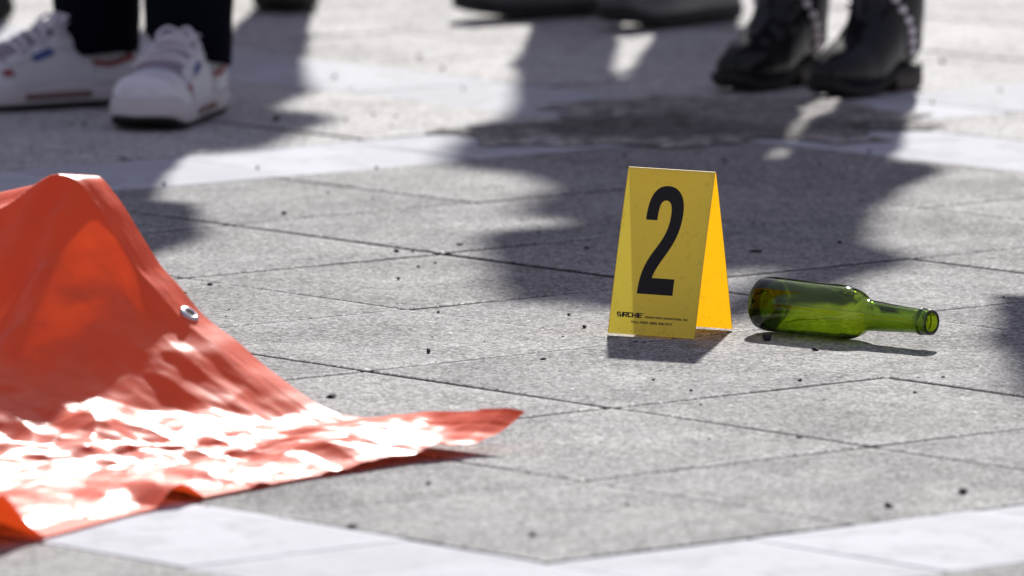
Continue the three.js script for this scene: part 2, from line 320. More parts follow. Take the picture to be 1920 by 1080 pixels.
    h -= 0.008 * (1 - sstep(0, 0.06, u)) * sstep(0.1, 0.25, v);
    // the corner at the right curls up
    h += 0.0 * near;
    const r = Math.hypot(u, v);
    h = lerp(h, tab(hemU, u) * Math.exp(-v / 0.06) + 0.003 + 0.0015 * noise3(u * 60, v * 60, 1), (1 - sstep(0.08, 0.22, r)) * 0.95);
    // the double hem
    h += 0.0009 * (sstep(0.030, 0.026, u) + sstep(0.030, 0.026, v) * 0.8);
    return Math.max(0.0025, h);
  }
  const at = (u, v) => {
    const back = 0.095 * Math.sin(Math.PI * clamp(v / 0.9)) * (1 - sstep(0, 0.5, u)), j = 0.004 * fbm(v * 9, u * 9, 31, 2);
    return [u * e1[0] + v * e2[0] + j, height(u, v), u * e1[1] + v * e2[1] - back + j];
  };
  const U1 = 1.45, V1 = 1.25, nu = 560, nv = 470;
  const geo = gridGeo(nu, nv, (i, j) => at(i * U1, Math.pow(j, 1.0) * V1), true);
  const uv = geo.attributes.uv; for (let i = 0; i < uv.count; i++) uv.setXY(i, uv.getX(i) * U1 / 0.5, uv.getY(i) * V1 / 0.5);
  const s2 = 1024, a = layer(s2, 14, 41), b = layer(s2, 34, 42), c = layer(s2, 90, 43), d = layer(s2, 256, 44);
  const bump = dataTex(s2, (i) => { const r = (x) => 1 - Math.abs(x); const v = 0.45 * r(a[i] + 0.3 * b[i]) + 0.3 * r(b[i] + 0.3 * c[i]) + 0.12 * r(c[i]) + 0.05 * d[i]; return [v, v, v]; });
  const tone = dataTex(s2, (i) => { const v = 0.92 + 0.06 * a[i] + 0.03 * b[i]; return [v, v * (0.97 + 0.05 * b[i]), v]; });
  const mat = phy({ name: 'orange_plastic', color: lin(0.92, 0.095, 0.014), map: tone, roughness: 1, specularIntensity: 0.4, transmission: 0.27, thickness: 0, ior: 1.5, clearcoat: 0.75, clearcoatRoughness: 0.32, bumpMap: bump, bumpScale: 0.0009, side: THREE.DoubleSide });
  part('sheet', geo, mat, g);
  // metal eyelet set into the hem
  const eu = 0.411, ev = 0.024, p = new THREE.Vector3(...at(eu, ev)), du = new THREE.Vector3(...at(eu + 0.012, ev)).sub(new THREE.Vector3(...at(eu - 0.012, ev))), dv = new THREE.Vector3(...at(eu, ev + 0.012)).sub(new THREE.Vector3(...at(eu, ev - 0.012)));
  const nrm = new THREE.Vector3().crossVectors(dv, du).normalize(); if (nrm.y < 0) nrm.negate();
  const ring = part('eyelet', new THREE.LatheGeometry([[0.0058, -0.0022], [0.0058, 0.0008], [0.0068, 0.0022], [0.0088, 0.0026], [0.0112, 0.0016], [0.0122, 0.0002], [0.0122, -0.001]].map((q) => new THREE.Vector2(...q)), 40), std({ name: 'zinc', color: lin(0.5, 0.5, 0.54), metalness: 1, roughness: 0.38, side: THREE.DoubleSide }), g);
  ring.position.copy(p).addScaledVector(nrm, 0.001); ring.scale.setScalar(0.9); ring.quaternion.setFromUnitVectors(new THREE.Vector3(0, 1, 0), nrm);
  const hole = part('eyelet_hole', new THREE.CircleGeometry(0.0061, 24).rotateX(-Math.PI / 2), std({ name: 'hole_shade', color: lin(0.02, 0.012, 0.01), roughness: 0.9 }), ring);  // flat dark disc painted in for the shade inside the ring
  hole.position.y = 0.0012;
}

// ---------------------------------------------------------------- numbered tent marker
{
  const g = thing('evidence_marker', 'yellow folded plastic tent marker with a black number 2 standing on the pavement', 'marker');
  const W = 0.1075, H = 0.1822, half = 0.0505, t = 0.0014, L = Math.hypot(H, half);
  const cw = 1030, ch = 2000, cv = document.createElement('canvas'); cv.width = cw; cv.height = ch; const x = cv.getContext('2d');
  const r = rng(77);
  const base = (c) => { x.fillStyle = c; x.fillRect(0, 0, cw, ch); };
  const wear = (n) => {
    for (let i = 0; i < n; i++) { x.globalAlpha = 0.03 + 0.05 * r(); x.fillStyle = r() < 0.6 ? '#5a4a12' : '#fff0a0'; x.beginPath(); x.ellipse(r() * cw, r() * ch, 10 + 90 * r() * r(), 6 + 40 * r() * r(), r() * 3, 0, 7); x.fill(); }
    for (let i = 0; i < n; i++) { x.globalAlpha = 0.10 + 0.15 * r(); x.strokeStyle = r() < 0.5 ? '#6b5618' : '#fff3b8'; x.lineWidth = 1 + 2 * r(); const a = r() * cw, b = r() * ch; x.beginPath(); x.moveTo(a, b); x.lineTo(a + (r() - 0.5) * 120, b + (r() - 0.5) * 120); x.stroke(); }
    x.globalAlpha = 0.5; x.fillStyle = '#3c3210';
    for (let i = 0; i < 26; i++) { x.beginPath(); x.ellipse(r() * cw, r() < 0.6 ? ch - r() * r() * 260 : r() * ch, 2 + 6 * r(), 2 + 4 * r(), r() * 3, 0, 7); x.fill(); }
    x.globalAlpha = 1;
  };
  const tex = () => { const q = dataFromCanvas(); return q; };
  function dataFromCanvas() { const im = x.getImageData(0, 0, cw, ch), d = new Uint8Array(im.data); const q = new THREE.DataTexture(d, cw, ch, THREE.RGBAFormat); q.flipY = false; q.colorSpace = THREE.SRGBColorSpace; q.magFilter = THREE.LinearFilter; q.minFilter = THREE.LinearMipmapLinearFilter; q.needsUpdate = true; return q; }
  base('#f4b610'); wear(130); const plain = tex();  // rear panel colour deepened to orange for sunlight passing through the plastic
  base('#ecdb4e'); wear(170);
  // the number
  const X = (u) => u * cw, Y = (v) => v * ch, ink = '#0c0c12';
  x.fillStyle = ink; x.beginPath();
  x.moveTo(X(0.28), Y(0.303)); x.lineTo(X(0.412), Y(0.303));
  x.bezierCurveTo(X(0.412), Y(0.225), X(0.425), Y(0.181), X(0.487), Y(0.181));
  x.bezierCurveTo(X(0.545), Y(0.181), X(0.562), Y(0.215), X(0.562), Y(0.262));
  x.bezierCurveTo(X(0.562), Y(0.34), X(0.525), Y(0.395), X(0.44), Y(0.468));
  x.bezierCurveTo(X(0.335), Y(0.556), X(0.282), Y(0.625), X(0.28), Y(0.752));
  x.lineTo(X(0.692), Y(0.752)); x.lineTo(X(0.692), Y(0.652)); x.lineTo(X(0.432), Y(0.652));
  x.bezierCurveTo(X(0.45), Y(0.605), X(0.50), Y(0.562), X(0.562), Y(0.505));
  x.bezierCurveTo(X(0.655), Y(0.42), X(0.700), Y(0.345), X(0.700), Y(0.25));
  x.bezierCurveTo(X(0.700), Y(0.145), X(0.61), Y(0.093), X(0.49), Y(0.093));
  x.bezierCurveTo(X(0.345), Y(0.093), X(0.28), Y(0.165), X(0.28), Y(0.303)); x.fill();
  // maker's line, in wide square lettering
  x.strokeStyle = ink; x.lineWidth = 14; x.lineJoin = 'miter'; x.lineCap = 'butt';
  let cx = X(0.085); const y0 = Y(0.872), h = 46, w = 40, gap = 10, poly = (pts) => { x.beginPath(); pts.forEach(([a, b], i) => x[i ? 'lineTo' : 'moveTo'](cx + a * w, y0 + b * h)); x.stroke(); };
  poly([[1, 0], [0, 0], [0, 0.5], [1, 0.5], [1, 1], [0, 1]]); cx += w + gap + 6;
  poly([[0.1, -0.15], [0.1, 1.15]]); cx += 18;
  poly([[0, 1.15], [0, 0], [1, 0], [1, 0.55], [0, 0.55]]); poly([[0.45, 0.55], [1, 1.15]]); cx += w + gap + 6;
  poly([[1, 0], [0, 0], [0, 1], [1, 1]]); cx += w + gap;
  poly([[0, -0.15], [0, 1.15]]); poly([[0, 0.5], [1, 0.5]]); poly([[1, -0.15], [1, 1.15]]); cx += w + gap + 4;
  poly([[0.1, -0.15], [0.1, 1.15]]); cx += 18;
  poly([[1, 0], [0, 0], [0, 1], [1, 1]]); poly([[0, 0.5], [0.95, 0.5]]); cx += w + 8;
  x.fillStyle = ink; x.font = 'bold 22px sans-serif'; x.fillText('\u00ae', cx, y0 + 8); cx += 26;
  x.font = 'bold 33px sans-serif'; x.fillText('FINGER PRINT LABORATORIES, INC.', cx, y0 + h + 4, X(0.905) - cx); x.lineWidth = 1.6; x.strokeText('FINGER PRINT LABORATORIES, INC.', cx, y0 + h + 4, X(0.905) - cx);
  x.font = 'bold 40px sans-serif'; x.fillText('TOLL-FREE: (800) 356-7311', X(0.25), y0 + h + 74, X(0.50)); x.strokeText('TOLL-FREE: (800) 356-7311', X(0.25), y0 + h + 74, X(0.50));
  const front = tex();
  const mk = (m, through) => phy({ name: 'yellow_plastic', map: m, color: lin(1, 1, 0.95), roughness: 1, transmission: through, thickness: 0, ior: 1.45, clearcoat: 0.35, clearcoatRoughness: 0.4, side: THREE.DoubleSide });
  const rim = std({ name: 'scuffed_edge', color: lin(0.72, 0.5, 0.12), roughness: 0.7 });
  // panel: origin on the fold, running down and out by sign s, gently bowed
  const bow = (q, a) => a * Math.sin(Math.PI * q);
  const panel = (s, amp) => { const R = 0.004; return gridGeo(12, 24, (a, b) => { const q = b, y = (H - 0.0006) * (1 - q), z = s * (0.0015 + (half - 0.0015) * q + bow(q, amp)); return [(a - 0.5) * W, y, z]; }, s < 0); };
  const edge = (s, amp) => { const list = []; for (const sx of [-1, 1]) list.push(gridGeo(1, 24, (a, b) => [sx * W / 2, (H - 0.0006) * (1 - b), s * (0.0015 + (half - 0.0015) * b + bow(b, amp)) + (a - 0.5) * t])); list.push(gridGeo(12, 1, (a, b) => [(a - 0.5) * W, 0, s * half + (b - 0.5) * t])); return mergeGeometries(list); };
  const fp = part('front_panel', panel(1, 0.0015), mk(front, 0.13), g), rp = part('rear_panel', panel(-1, 0.001), mk(plain, 0.42), g);
  const re = edge(1, 0.0015), rr = edge(-1, 0.001); rim.side = THREE.DoubleSide;
  part('panel_rim', re, rim, fp); part('panel_rim', rr, rim, rp);
  part('fold', gridGeo(12, 10, (a, b) => [(a - 0.5) * W, H - 0.0006 + 0.0016 * Math.sin(Math.PI * b), 0.0015 * Math.cos(Math.PI * b)], true), phy({ name: 'yellow_fold', color: lin(0.85, 0.62, 0.1), roughness: 0.45, side: THREE.DoubleSide }), g);
  const [fx, , fz] = groundAt(1219, 629.5), [bx, , bz] = groundAt(1294, 615);
  g.position.set((fx + bx) / 2, 0.0012, (fz + bz) / 2); g.rotation.set(0, -0.455, -0.008);
}

// ---------------------------------------------------------------- bottle
{
  const prof = [[0, 0.010], [0.012, 0.009], [0.019, 0.004], [0.0225, 0.0005], [0.0255, 0.0008], [0.0282, 0.0035], [0.0294, 0.008], [0.0298, 0.014], [0.0298, 0.03], [0.0297, 0.06], [0.0298, 0.09], [0.0298, 0.112], [0.0292, 0.119], [0.0276, 0.1265], [0.0248, 0.1335], [0.0216, 0.139], [0.0188, 0.1435], [0.0173, 0.1475], [0.0166, 0.153], [0.0160, 0.165], [0.0151, 0.18], [0.0142, 0.195], [0.0136, 0.207], [0.0133, 0.2155], [0.0136, 0.2165], [0.0146, 0.2175], [0.0149, 0.2195], [0.0148, 0.2215], [0.0138, 0.2228], [0.0135, 0.224], [0.0139, 0.2252], [0.0141, 0.228], [0.0139, 0.231], [0.0131, 0.2328], [0.0118, 0.233], [0.0101, 0.2318]];
  const inn = [[0.0096, 0.229], [0.0095, 0.2215], [0.0098, 0.2155], [0.0104, 0.205], [0.0116, 0.185], [0.0126, 0.165], [0.0134, 0.152], [0.0150, 0.146], [0.0190, 0.1392], [0.0228, 0.1326], [0.0252, 0.125], [0.0266, 0.115], [0.0270, 0.10], [0.0270, 0.05], [0.0268, 0.026], [0.0258, 0.018], [0.0225, 0.0145], [0.015, 0.0165], [0, 0.0185]];
  const smoothProfile = (p, n) => new THREE.CatmullRomCurve3(p.map(([a, b]) => new THREE.Vector3(a, b, 0)), false, 'centripetal').getPoints(n).map((v) => new THREE.Vector2(Math.max(0, v.x), v.y));
  const pts = [...smoothProfile(prof, 150), ...smoothProfile(inn, 90)];
  const geo = mergeVertices(new THREE.LatheGeometry(pts, 96)); 
  const P = geo.attributes.position;
  for (let i = 0; i < P.count; i++) { // slight waviness of moulded glass
    const x = P.getX(i), y = P.getY(i), z = P.getZ(i), r = Math.hypot(x, z); if (r < 0.006) continue;
    const inner = r < 0.0275 && y > 0.02, k = 1 + (inner ? 0.016 : 0.004) * noise3(x * 60, y * 40, z * 60); P.setXYZ(i, x * k, y, z * k);
  }
  geo.computeVertexNormals();
  const glass = phy({ name: 'green_glass', color: lin(1, 1, 1), roughness: 0.05, transmission: 1, thickness: 0.003, ior: 1.5, attenuationColor: lin(0.37, 0.50, 0.03), attenuationDistance: 0.0041, specularIntensity: 1 });
  const b = new THREE.Mesh(geo, glass); b.name = numbered('bottle'); tag(b, 'empty green glass bottle lying on its side beside the yellow marker', 'bottle'); b.castShadow = b.receiveShadow = true;
  const th = 51 * Math.PI / 180, dir = new THREE.Vector3(Math.sin(th), -0.014, Math.cos(th)).normalize();
  b.quaternion.setFromUnitVectors(new THREE.Vector3(0, 1, 0), dir);
  const [x0, , z0] = groundAt(1427, 621); b.position.set(x0, 0.0322, z0); b.scale.setScalar(1.03); scene.add(b);
}

// ---------------------------------------------------------------- crumbs of dark stone on the paving
{
  const rp = rng(9), mat = std({ name: 'dark_stone', color: lin(0.022, 0.021, 0.026), roughness: 0.85 }), mat2 = std({ name: 'grey_grit', color: lin(0.06, 0.058, 0.06), roughness: 0.9 });
  const geos = [...Array(7)].map((_, k) => { let s = new THREE.IcosahedronGeometry(1, 2); s.deleteAttribute('uv'); s.deleteAttribute('normal'); s = mergeVertices(s); const p = s.attributes.position; for (let i = 0; i < p.count; i++) { const v = new THREE.Vector3().fromBufferAttribute(p, i), q = 1 + 0.55 * noise3(v.x * 1.3 + k * 9, v.y * 1.3, v.z * 1.3) + 0.2 * noise3(v.x * 3 + k * 5, v.y * 3, v.z * 3); p.setXYZ(i, v.x * q, v.y * q, v.z * q); } s = s.toNonIndexed(); s.computeVertexNormals(); s.computeBoundingBox(); s.translate(0, -s.boundingBox.min.y * 0.9, 0); return s; });
  const named = [
    [803, 657, 13, 12, 'round black stone crumb on the slab left of the yellow marker'],
    [620, 742, 22, 7, 'long thin black chip of stone beside the edge of the orange sheet'],
    [863, 457, 13, 5, 'flat black chip on the sunlit slab behind the round crumb'],
    [1416, 470, 18, 6, 'flat dark chip lying in shadow behind the green bottle'],
    [1437, 632, 17, 13, 'angular dark stone wedged under the base of the green bottle'],
    [1528, 653, 12, 7, 'small black chip in the green shadow of the bottle'],
    [1019, 672, 11, 6, 'dark crumb just in front of the joint left of the marker'],
    [518, 221, 17, 14, 'blurred dark crumb right of the white sneakers'],
    [830, 125, 15, 10, 'blurred dark crumb at the edge of the white marble strip'],
    [660, 985, 16, 7, 'blurred dark chip on the grey slab below the orange sheet'],
    [1498, 818, 12, 6, 'small grey-black chip on the joint below the green bottle'],
  ];
  const more = [[1574, 453, 8], [1100, 464, 9], [1095, 611, 8], [1066, 588, 6], [822, 584, 6], [743, 469, 8], [773, 470, 5], [747, 521, 7], [816, 491, 5], [784, 498, 6], [532, 398, 9], [393, 531, 11], [347, 548, 6], [429, 579, 5], [424, 592, 4], [525, 636, 4], [810, 631, 4], [908, 640, 5], [1055, 630, 5], [1006, 717, 4], [1225, 711, 6], [1296, 731, 7], [1314, 757, 5], [1500, 712, 8], [1722, 707, 6], [1768, 706, 7], [1715, 734, 6], [1716, 764, 4], [1545, 748, 4], [755, 788, 6], [803, 904, 9], [998, 1001, 12], [1175, 945, 9], [1665, 946, 13], [1805, 920, 15], [158, 229, 12], [483, 313, 9], [308, 343, 9], [706, 313, 10], [743, 216, 9], [700, 212, 9], [735, 236, 9], [648, 222, 9], [627, 142, 12], [658, 165, 9], [868, 165, 10], [1358, 299, 10], [1170, 290, 10], [1537, 305, 8], [1630, 282, 9], [1767, 113, 14], [1748, 190, 10], [1875, 168, 10], [1882, 556, 5], [615, 360, 7], [700, 370, 6], [978, 411, 6], [1010, 434, 6], [532, 142, 8], [555, 115, 8], [595, 63, 9], [785, 103, 10], [1200, 700, 4], [1330, 822, 5]];
  const put = (px, py, w, h, label, group) => {
    const m = new THREE.Mesh(geos[Math.floor(rp() * geos.length)], rp() < 0.8 ? mat : mat2); m.name = numbered('pebble'); m.castShadow = m.receiveShadow = true;
    const [x, , z] = groundAt(px, py + h * 0.4), s = -z / 18000; // metres per pixel at that distance
    const far = lerp(0.72, 1, sstep(250, 480, py)); w *= far; h *= far; m.scale.set(w * s * 0.5, h * s * 0.45, w * s * 0.5 * (0.7 + 0.5 * rp())); m.rotation.y = label && group === undefined && w > 2 * h ? 0.3 : rp() * 6; m.position.set(x, -0.001, z);
    tag(m, label, 'pebble', group); scene.add(m);
  };
  for (const [x, y, w, h, l] of named) put(x, y, w, h, l);
  for (const [x, y, w] of more) {
    const where = y < 330 ? (x < 950 ? 'far sunlit paving left of the marker, before the shoes' : 'shadowed and sunlit paving around the boots') : y < 600 ? (x < 960 ? 'slabs between the orange sheet and the marker' : 'slabs behind the marker and bottle') : y < 780 ? (x < 1180 ? 'slabs in front of the marker on its left' : 'slabs just in front of the bottle') : 'nearest slabs at the bottom of the view';
    put(x, y, w, w * (0.55 + 0.3 * rp()), `tiny dark stone crumb on the ${where}`, `tiny crumbs on the ${where}`);
  }
}

// ---------------------------------------------------------------- footwear
const shiny = std({ name: 'polished_eyelet', color: lin(0.85, 0.83, 0.84), metalness: 1, roughness: 0.22 });
const greyLeather = phy({ name: 'grey_leather', color: lin(0.035, 0.032, 0.038), roughness: 0.5, clearcoat: 0.6, clearcoatRoughness: 0.25 });
const leather = phy({ name: 'black_leather', color: lin(0.006, 0.006, 0.009), roughness: 0.6, specularIntensity: 0.15, clearcoat: 0.55, clearcoatRoughness: 0.11 });
const rubber = std({ name: 'black_rubber', color: lin(0.012, 0.012, 0.013), roughness: 0.8 });
const metal = std({ name: 'steel_stud', color: lin(0.78, 0.7, 0.74), metalness: 0.5, roughness: 0.5 });
// a shoe shape from sections [s, half width, height, sideways shift]; s runs from heel 0 to toe 1
function shoeForm(L, sec, y0, pw = 2.5) {
  const val = (s, k) => { for (let i = 1; i < sec.length; i++) if (s <= sec[i][0]) { const t = clamp((s - sec[i - 1][0]) / (sec[i][0] - sec[i - 1][0])); return lerp(sec[i - 1][k], sec[i][k], t); } return sec[sec.length - 1][k]; };
  const ends = (s) => (s > 0.93 ? Math.sqrt(Math.max(0.0004, 1 - ((s - 0.93) / 0.07) ** 2)) : s < 0.05 ? Math.sqrt(Math.max(0.0004, 1 - ((0.05 - s) / 0.05) ** 2)) : 1);
  const sm = (s, k) => (val(s - 0.025, k) + 2 * val(s, k) + val(s + 0.025, k)) / 4 * (k === 1 || k === 2 ? ends(s) : 1);
  const spring = (s) => 0.016 * sstep(0.72, 1, s) ** 1.5 + 0.004 * sstep(0.12, 0, s);
  const p = (s, t, off = 0) => { // t 0..1 from one side over the top to the other
    const a = Math.PI * t, c = Math.cos(a), q = Math.sin(a), w = sm(s, 1) + off, h = sm(s, 2) + off;
    return [sm(s, 3) + w * Math.sign(c) * Math.abs(c) ** (2 / pw), y0 + spring(s) + h * Math.abs(q) ** (2 / pw), s * L];
  };
  return { p, L, y0, spring, w: (s) => sm(s, 1), c: (s) => sm(s, 3),
    upper: (n = 56) => gridGeo(28, n, (t, s) => p(0.5 - 0.5 * Math.cos(Math.PI * s), t)),
    patch: (s0, s1, t0, t1, off, ns = 10, nt = 8, skew = 0) => gridGeo(nt, ns, (t, s) => p(lerp(s0, s1, s) + skew * t, lerp(t0, t1, t), off)),
    // a sole plate following the outline between two heights
    sole: (ya, yb, grow, s0 = 0, s1 = 1) => {
      const N = 40, ring = []; for (let i = 0; i <= N; i++) { const s = lerp(s0, s1, i / N); ring.push([sm(s, 3) + sm(s, 1) + grow, s * L + (i === N && s1 === 1 ? grow : i === 0 && s0 === 0 ? -grow : 0), s]); } for (let i = N; i >= 0; i--) { const s = lerp(s0, s1, i / N); ring.push([sm(s, 3) - sm(s, 1) - grow, s * L + (i === N && s1 === 1 ? grow : i === 0 && s0 === 0 ? -grow : 0), s]); }
      const n = ring.length, P = [], I = [], lv = [[0, ya, -0.002], [0, ya, 0], [0, ya, 0.0], [0.5, 0, 0.0015], [0, yb, 0], [0, yb, -0.002]];
      const rows = [[ya, -0.0025], [ya + 0.003, 0], [(ya + yb) / 2, 0.0012], [yb - 0.003, 0], [yb, -0.0025]];
      for (const [y, o] of rows) for (const [x, z, s] of ring) { const cxs = sm(s, 3), d = x - cxs; P.push(cxs + d + Math.sign(d) * o, y + spring(s) * (y < y0 ? 0.9 : 1), z); }
      for (let k = 0; k < rows.length - 1; k++) for (let i = 0; i < n; i++) { const j = (i + 1) % n, a = k * n; I.push(a + i, a + n + i, a + j, a + j, a + n + i, a + n + j); }
      const h = ring.length / 2; for (let i = 0; i < h - 1; i++) { const t = (rows.length - 1) * n, a = i, b = i + 1, c = n - 1 - i, d = n - 2 - i; I.push(t + a, t + c, t + b, t + b, t + c, t + d, a, b, c, b, d, c); }
      return meshFrom(P, I);
    } };
}
const heelToToe = (o, heel, toe) => { o.position.set(heel[0], 0, heel[2] ?? heel[1]); o.rotation.y = Math.atan2(toe[0] - heel[0], (toe[2] ?? toe[1]) - (heel[2] ?? heel[1])); };

const whiteLeather = phy({ name: 'white_leather', color: lin(0.66, 0.67, 0.71), roughness: 0.5, bumpMap: stoneBump, bumpScale: 0.0004 });
const meshCloth = std({ name: 'lilac_mesh', color: lin(0.36, 0.32, 0.38), roughness: 0.95, bumpMap: stoneBump, bumpScale: 0.0015 });
const midsoleMat = std({ name: 'midsole', color: lin(0.56, 0.53, 0.54), roughness: 0.7 }), navy = std({ name: 'navy', color: lin(0.02, 0.022, 0.05), roughness: 0.7 }), redMat = std({ name: 'red_stripe', color: lin(0.28, 0.035, 0.04), roughness: 0.6 }), blueMat = std({ name: 'blue_mark', color: lin(0.05, 0.08, 0.24), roughness: 0.6 }), laceMat = std({ name: 'lace', color: lin(0.6, 0.57, 0.62), roughness: 0.95 }), gumMat = std({ name: 'worn_sole', color: lin(0.20, 0.13, 0.11), roughness: 0.8 });
function sneaker(parent, heel, toe, mirror) {
  const g = new THREE.Group(); g.name = 'sneaker'; parent.add(g);
  const L = 0.315, m = mirror ? -1 : 1;
  const f = shoeForm(L, [[0, 0.029, 0.065, 0], [0.03, 0.031, 0.076, 0], [0.09, 0.0345, 0.078, 0], [0.18, 0.0355, 0.060, 0], [0.28, 0.036, 0.070, 0], [0.37, 0.038, 0.090, 0.001 * m], [0.46, 0.042, 0.085, 0.002 * m], [0.58, 0.047, 0.066, 0.003 * m], [0.70, 0.0515, 0.052, 0.003 * m], [0.80, 0.0505, 0.045, 0.001 * m], [0.90, 0.0455, 0.040, -0.002 * m], [0.965, 0.040, 0.034, -0.004 * m], [1, 0.036, 0.030, -0.004 * m]], 0.026);
  const up = part('upper', f.upper(), whiteLeather, g);
  part('toe_cap', f.patch(0.72, 0.985, 0.05, 0.95, 0.0016, 16, 20), whiteLeather, up);
  part('vamp', f.patch(0.36, 0.73, 0.27, 0.73, 0.0014, 16, 14), meshCloth, up);
  for (const [a, b] of [[0.20, 0.30], [0.70, 0.80]]) part('eyestay', f.patch(0.36, 0.70, a, b, 0.003, 14, 5), whiteLeather, up);
  const laces = []; for (let i = 0; i < 6; i++) { const s = 0.39 + i * 0.048, pts = [0.27, 0.36, 0.5, 0.64, 0.73].map((t, k) => new THREE.Vector3(...f.p(s + (k - 2) * 0.006 * (i % 2 ? 1 : -1), t, 0.0045))); part('lace', new THREE.TubeGeometry(new THREE.CatmullRomCurve3(pts), 14, 0.0034, 6), laceMat, up); }
  for (const k of [-1, 1]) { const q = f.p(0.4, 0.5, 0.006), c = new THREE.CatmullRomCurve3([[0, 0, 0], [k * 0.014, 0.006, 0.006], [k * 0.026, -0.004, 0.014], [k * 0.018, -0.012, 0.022], [k * 0.004, -0.004, 0.010]].map((a) => new THREE.Vector3(q[0] + a[0], q[1] + a[1], q[2] + a[2]))); part('lace', new THREE.TubeGeometry(c, 24, 0.0028, 6), laceMat, up); }
  // tongue
  part('tongue', (() => { const t = gridGeo(10, 12, (a, b) => { const s = lerp(0.46, 0.30, b), q = f.p(s, 0.5, 0.002), w = lerp(0.026, 0.03, b); return [q[0] + (a - 0.5) * 2 * w, q[1] - 0.006 * (2 * a - 1) ** 2 + (mirror ? 0.018 : 0.045) * b * b, q[2] - 0.004 * (2 * a - 1) ** 2 + 0.012 * b]; }); const u = t.clone(); u.translate(0, -0.001, -0.008); return mergeGeometries([t, u]); })(), std({ name: 'tongue_cloth', color: lin(0.5, 0.47, 0.52), roughness: 0.9, side: THREE.DoubleSide }), g);
  part('heel_tab', f.patch(-0.002, 0.13, 0.36, 0.64, 0.0025, 8, 8), navy, up);
  for (const side of [0, 1]) {
    const t = (a) => side ? 1 - a : a;
    part('heel_collar', f.patch(0.01, 0.10, t(0.16), t(0.40), 0.002, 8, 8), navy, up);
    part('stripe', f.patch(0.06, 0.26, t(0.115), t(0.155), 0.0030, 12, 4, side ? 0.01 : 0.01), redMat, up);
    part('side_mark', f.patch(0.46, 0.56, t(0.16), t(0.22), 0.0034, 8, 4, 0.02), blueMat, up);
    part('toe_mark', f.patch(0.665, 0.715, t(0.11), t(0.165), 0.0034, 6, 4, 0.02), redMat, up);
    part('side_panel', f.patch(0.30, 0.66, t(0.03), t(0.17), 0.0018, 16, 6, 0.03), whiteLeather, up);
    part('heel_counter', f.patch(0.02, 0.27, t(0.02), t(0.17), 0.0018, 14, 6, -0.03), whiteLeather, up);
  }
  part('midsole', f.sole(0.007, 0.032, 0.0035), midsoleMat, g);
  part('sole_wear', f.sole(0.013, 0.024, 0.0062, 0.28, 0.62), gumMat, g);
  part('outsole', f.sole(0.0005, 0.009, 0.002), rubber, g);
  heelToToe(g, heel, toe); return g;
}
function dressShoe(parent, heel, toe, eyelets) {
  const g = new THREE.Group(); g.name = 'shoe'; parent.add(g);
  const f = shoeForm(0.30, [[0, 0.028, 0.055, 0], [0.04, 0.03, 0.062, 0], [0.12, 0.034, 0.075, 0], [0.25, 0.034, 0.08, 0], [0.38, 0.036, 0.082, 0], [0.5, 0.041, 0.066, 0], [0.64, 0.047, 0.05, 0], [0.78, 0.046, 0.04, 0], [0.9, 0.038, 0.032, 0], [0.97, 0.031, 0.026, 0], [1, 0.027, 0.022, 0]], 0.022);
  const up = part('upper', f.upper(), eyelets ? greyLeather : leather, g);
  part('sole', f.sole(0.006, 0.024, 0.004), rubber, g);
  part('heel', f.sole(0.0005, 0.008, 0.001, 0, 0.28), rubber, g);
  for (const [s, t] of eyelets ?? []) { const e = part('eyelet', new THREE.SphereGeometry(0.0052, 14, 10), shiny, up); e.position.set(...f.p(s, t, 0.001)); }
  heelToToe(g, heel, toe); return g;
}
